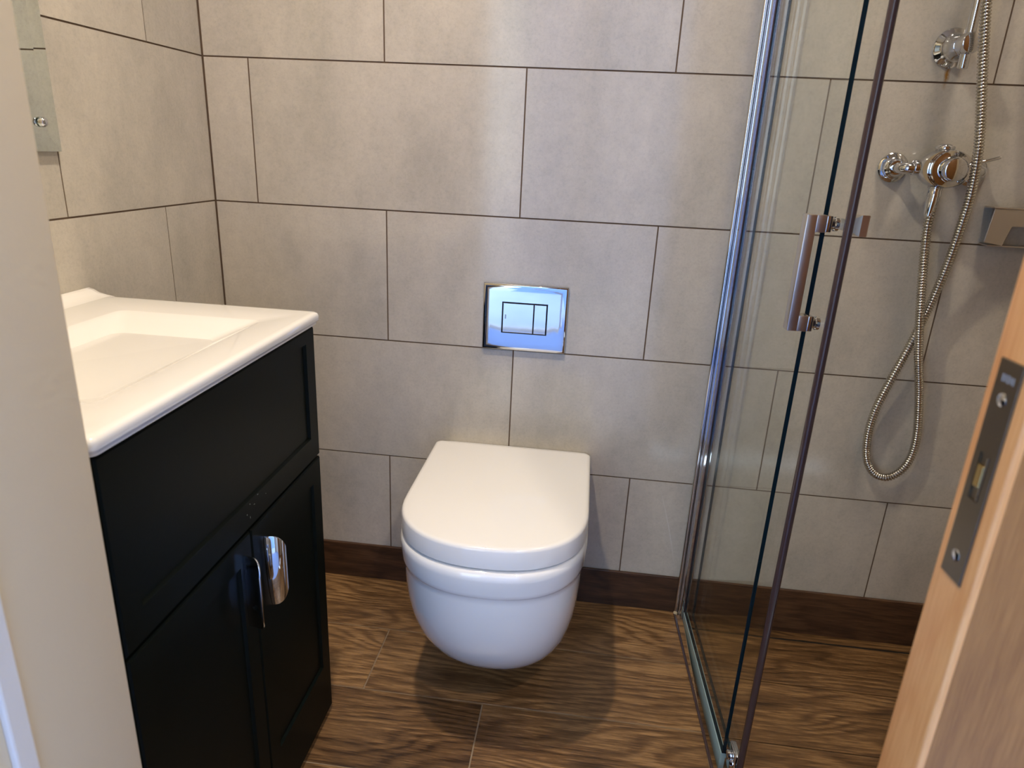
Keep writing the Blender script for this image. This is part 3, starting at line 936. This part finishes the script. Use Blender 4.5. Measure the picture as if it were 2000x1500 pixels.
# ------------------------------------------------------------------ chrome basket bracket on the shower wall
bk = thing('shower_basket', 'square chrome soap basket frame on the shower wall at the right edge', 'basket', (0.99, 0, K + 0.345))
def bl(b): return [b[0] - 0.99, b[1] - 0.99, b[2], b[3], b[4] - K - 0.345, b[5] - K - 0.345]
bm = bmesh.new()
Y0, Y1 = -0.040, -0.001
box(bm, *bl((0.944, 1.140, Y0, Y1, K + 0.3765, K + 0.3795)), bev=0.001)
obj('top_strip', bm, M['brushed'], bk, smooth=35)
bm = bmesh.new()
def quad_frame(y0, y1):
    # flat front band: top bar and a left leg that spreads towards its foot
    out = [(0.945, 0.376), (1.140, 0.376), (1.140, 0.345), (0.984, 0.345), (0.976, 0.306), (0.940, 0.3115)]
    a = [bm.verts.new((x - 0.99, y0, z - 0.345)) for x, z in out]
    c = [bm.verts.new((x - 0.99, y1, z - 0.345)) for x, z in out]
    n = len(out)
    bm.faces.new(a); bm.faces.new(list(reversed(c)))
    for i in range(n):
        jn = (i + 1) % n
        bm.faces.new((a[i], c[i], c[jn], a[jn]))
quad_frame(Y0, Y0 + 0.003)
bmesh.ops.bevel(bm, geom=bm.edges[:], offset=0.0008, segments=2, affect='EDGES')
obj('front_band', bm, M['brushed'], bk, smooth=35)
bm = bmesh.new()
box(bm, *bl((0.950, 1.135, Y0 + 0.004, -0.001, K + 0.3035, K + 0.3060)), bev=0.0008)
obj('base_strip', bm, M['brushed'], bk, smooth=35)
bm = bmesh.new()
box(bm, *bl((0.960, 1.125, -0.0040, -0.0012, K + 0.350, K + 0.376)), bev=0.0008)
obj('wall_plate', bm, M['brushed'], bk, smooth=35)

# ------------------------------------------------------------------ wooden door, lock edge towards the opening
DA = math.atan2(0.0066, 0.0445)
dr = thing('door_1', 'orange wooden door leaf with a dull steel lock plate on its edge', None, (0.4342, -1.0540, 0.006), kind='structure')
dr.rotation_euler = (0, 0, 0.05)
DTH = 0.0445
bm = bmesh.new()
box(bm, 0.0, 0.0065, -DTH, 0.0, 0, 2.03, bev=0.0018, seg=3)
obj('edge_lipping', bm, M['door_wood'], dr, smooth=40)
bm = bmesh.new()
box(bm, 0.0066, 0.73, -DTH + 0.0012, -0.0012, 0, 2.03)
obj('door_panel', bm, M['door_face'], dr)
PZ0, PZ1 = K + 0.168 - 0.006, K + 0.329 - 0.006
py0, py1 = -0.0335, -0.0095
bm = bmesh.new()
hy0, hy1, hz0, hz1 = py0 + 0.0065, py1 - 0.0065, PZ0 + 0.062, PZ0 + 0.096
def pr(x, a, b_, c, d): return [(x, a, c), (x, b_, c), (x, b_, d), (x, a, d)]
loft(bm, [pr(-0.0002, py0, py1, PZ0, PZ1), pr(-0.0011, py0, py1, PZ0, PZ1), pr(-0.0015, py0 + 0.0004, py1 - 0.0004, PZ0 + 0.0004, PZ1 - 0.0004), pr(-0.0015, hy0, hy1, hz0, hz1), pr(-0.0003, hy0, hy1, hz0, hz1)])
lp = obj('lock_plate', bm, M['steel'], dr)
lp['label'] = 'dull steel lock plate set in the door edge'
bbox_obj('bolt', (-0.0026, -0.0004, hy0 + 0.0022, hy1 - 0.0022, hz0 + 0.010, hz1 - 0.008), M['brass'], lp, bev=0.0005)
bbox_obj('bolt_surround', (-0.0019, -0.0004, hy0 + 0.0006, hy0 + 0.0018, hz0 + 0.001, hz1 - 0.001), M['chrome'], lp)
for zc in (PZ0 + 0.018, PZ1 - 0.026):
    bm = bmesh.new()
    ym = (py0 + py1) / 2
    lathe(bm, (-0.0014, ym, zc), (-1, 0, 0), [(0, 0.0046), (0.0004, 0.0045), (0.0009, 0.0034), (0.0010, 0.0)], 20)
    obj('screw', bm, M['chrome'], lp, smooth=50)
# worn, no longer legible stamp at the head of the plate
bm = bmesh.new()
for k, (dy, h, z) in enumerate(((0.0065, 0.0052, 0), (0.0092, 0.0046, 0.0004), (0.0120, 0.0055, -0.0002), (0.0147, 0.0042, 0.0006), (0.0172, 0.0050, 0))):
    zz = PZ1 - 0.0145 + z
    box(bm, -0.00158, -0.0014, py1 - dy - 0.0014, py1 - dy, zz, zz + h)
obj('stamp', bm, M['smudge'], lp)

# ------------------------------------------------------------------ downlights
def downlight(x, y, power, label, size=0.06):
    d = thing('downlight', label, 'light', (x, y, CEIL), group='recessed ceiling lights')
    bm = bmesh.new()
    lathe(bm, (0, 0, 0), (0, 0, -1), [(0.0, 0.044), (0.003, 0.044), (0.006, 0.040), (0.0062, 0.034), (0.003, 0.032)], 32)
    obj('trim_ring', bm, M['chrome'], d, smooth=40)
    bm = bmesh.new()
    lathe(bm, (0, 0, -0.0035), (0, 0, -1), [(0, 0.031), (0.001, 0.031), (0.0012, 0.0)], 32)
    obj('lamp_lens', bm, M['lamp'], d)
    l = bpy.data.lights.new('downlight_lamp', 'AREA')
    l.shape = 'DISK'; l.size = size
    l.energy = power
    l.color = (1.0, 0.855, 0.69)
    l.spread = math.radians(135)
    lo = bpy.data.objects.new('downlight_lamp', l)
    COL.objects.link(lo); lo.parent = d; lo.location = (0, 0, -0.008)
    return d
downlight(-0.20, -0.72, LAMP, 'recessed round ceiling light between vanity and toilet')
downlight(0.80, -0.42, LAMP * 0.42, 'recessed round ceiling light over the shower', 0.24)
downlight(0.72, -1.80, LAMP * 0.9, 'unseen ceiling light added in the hall to warm the reveal and door')  # added lamp, warms the door reveal and the door face
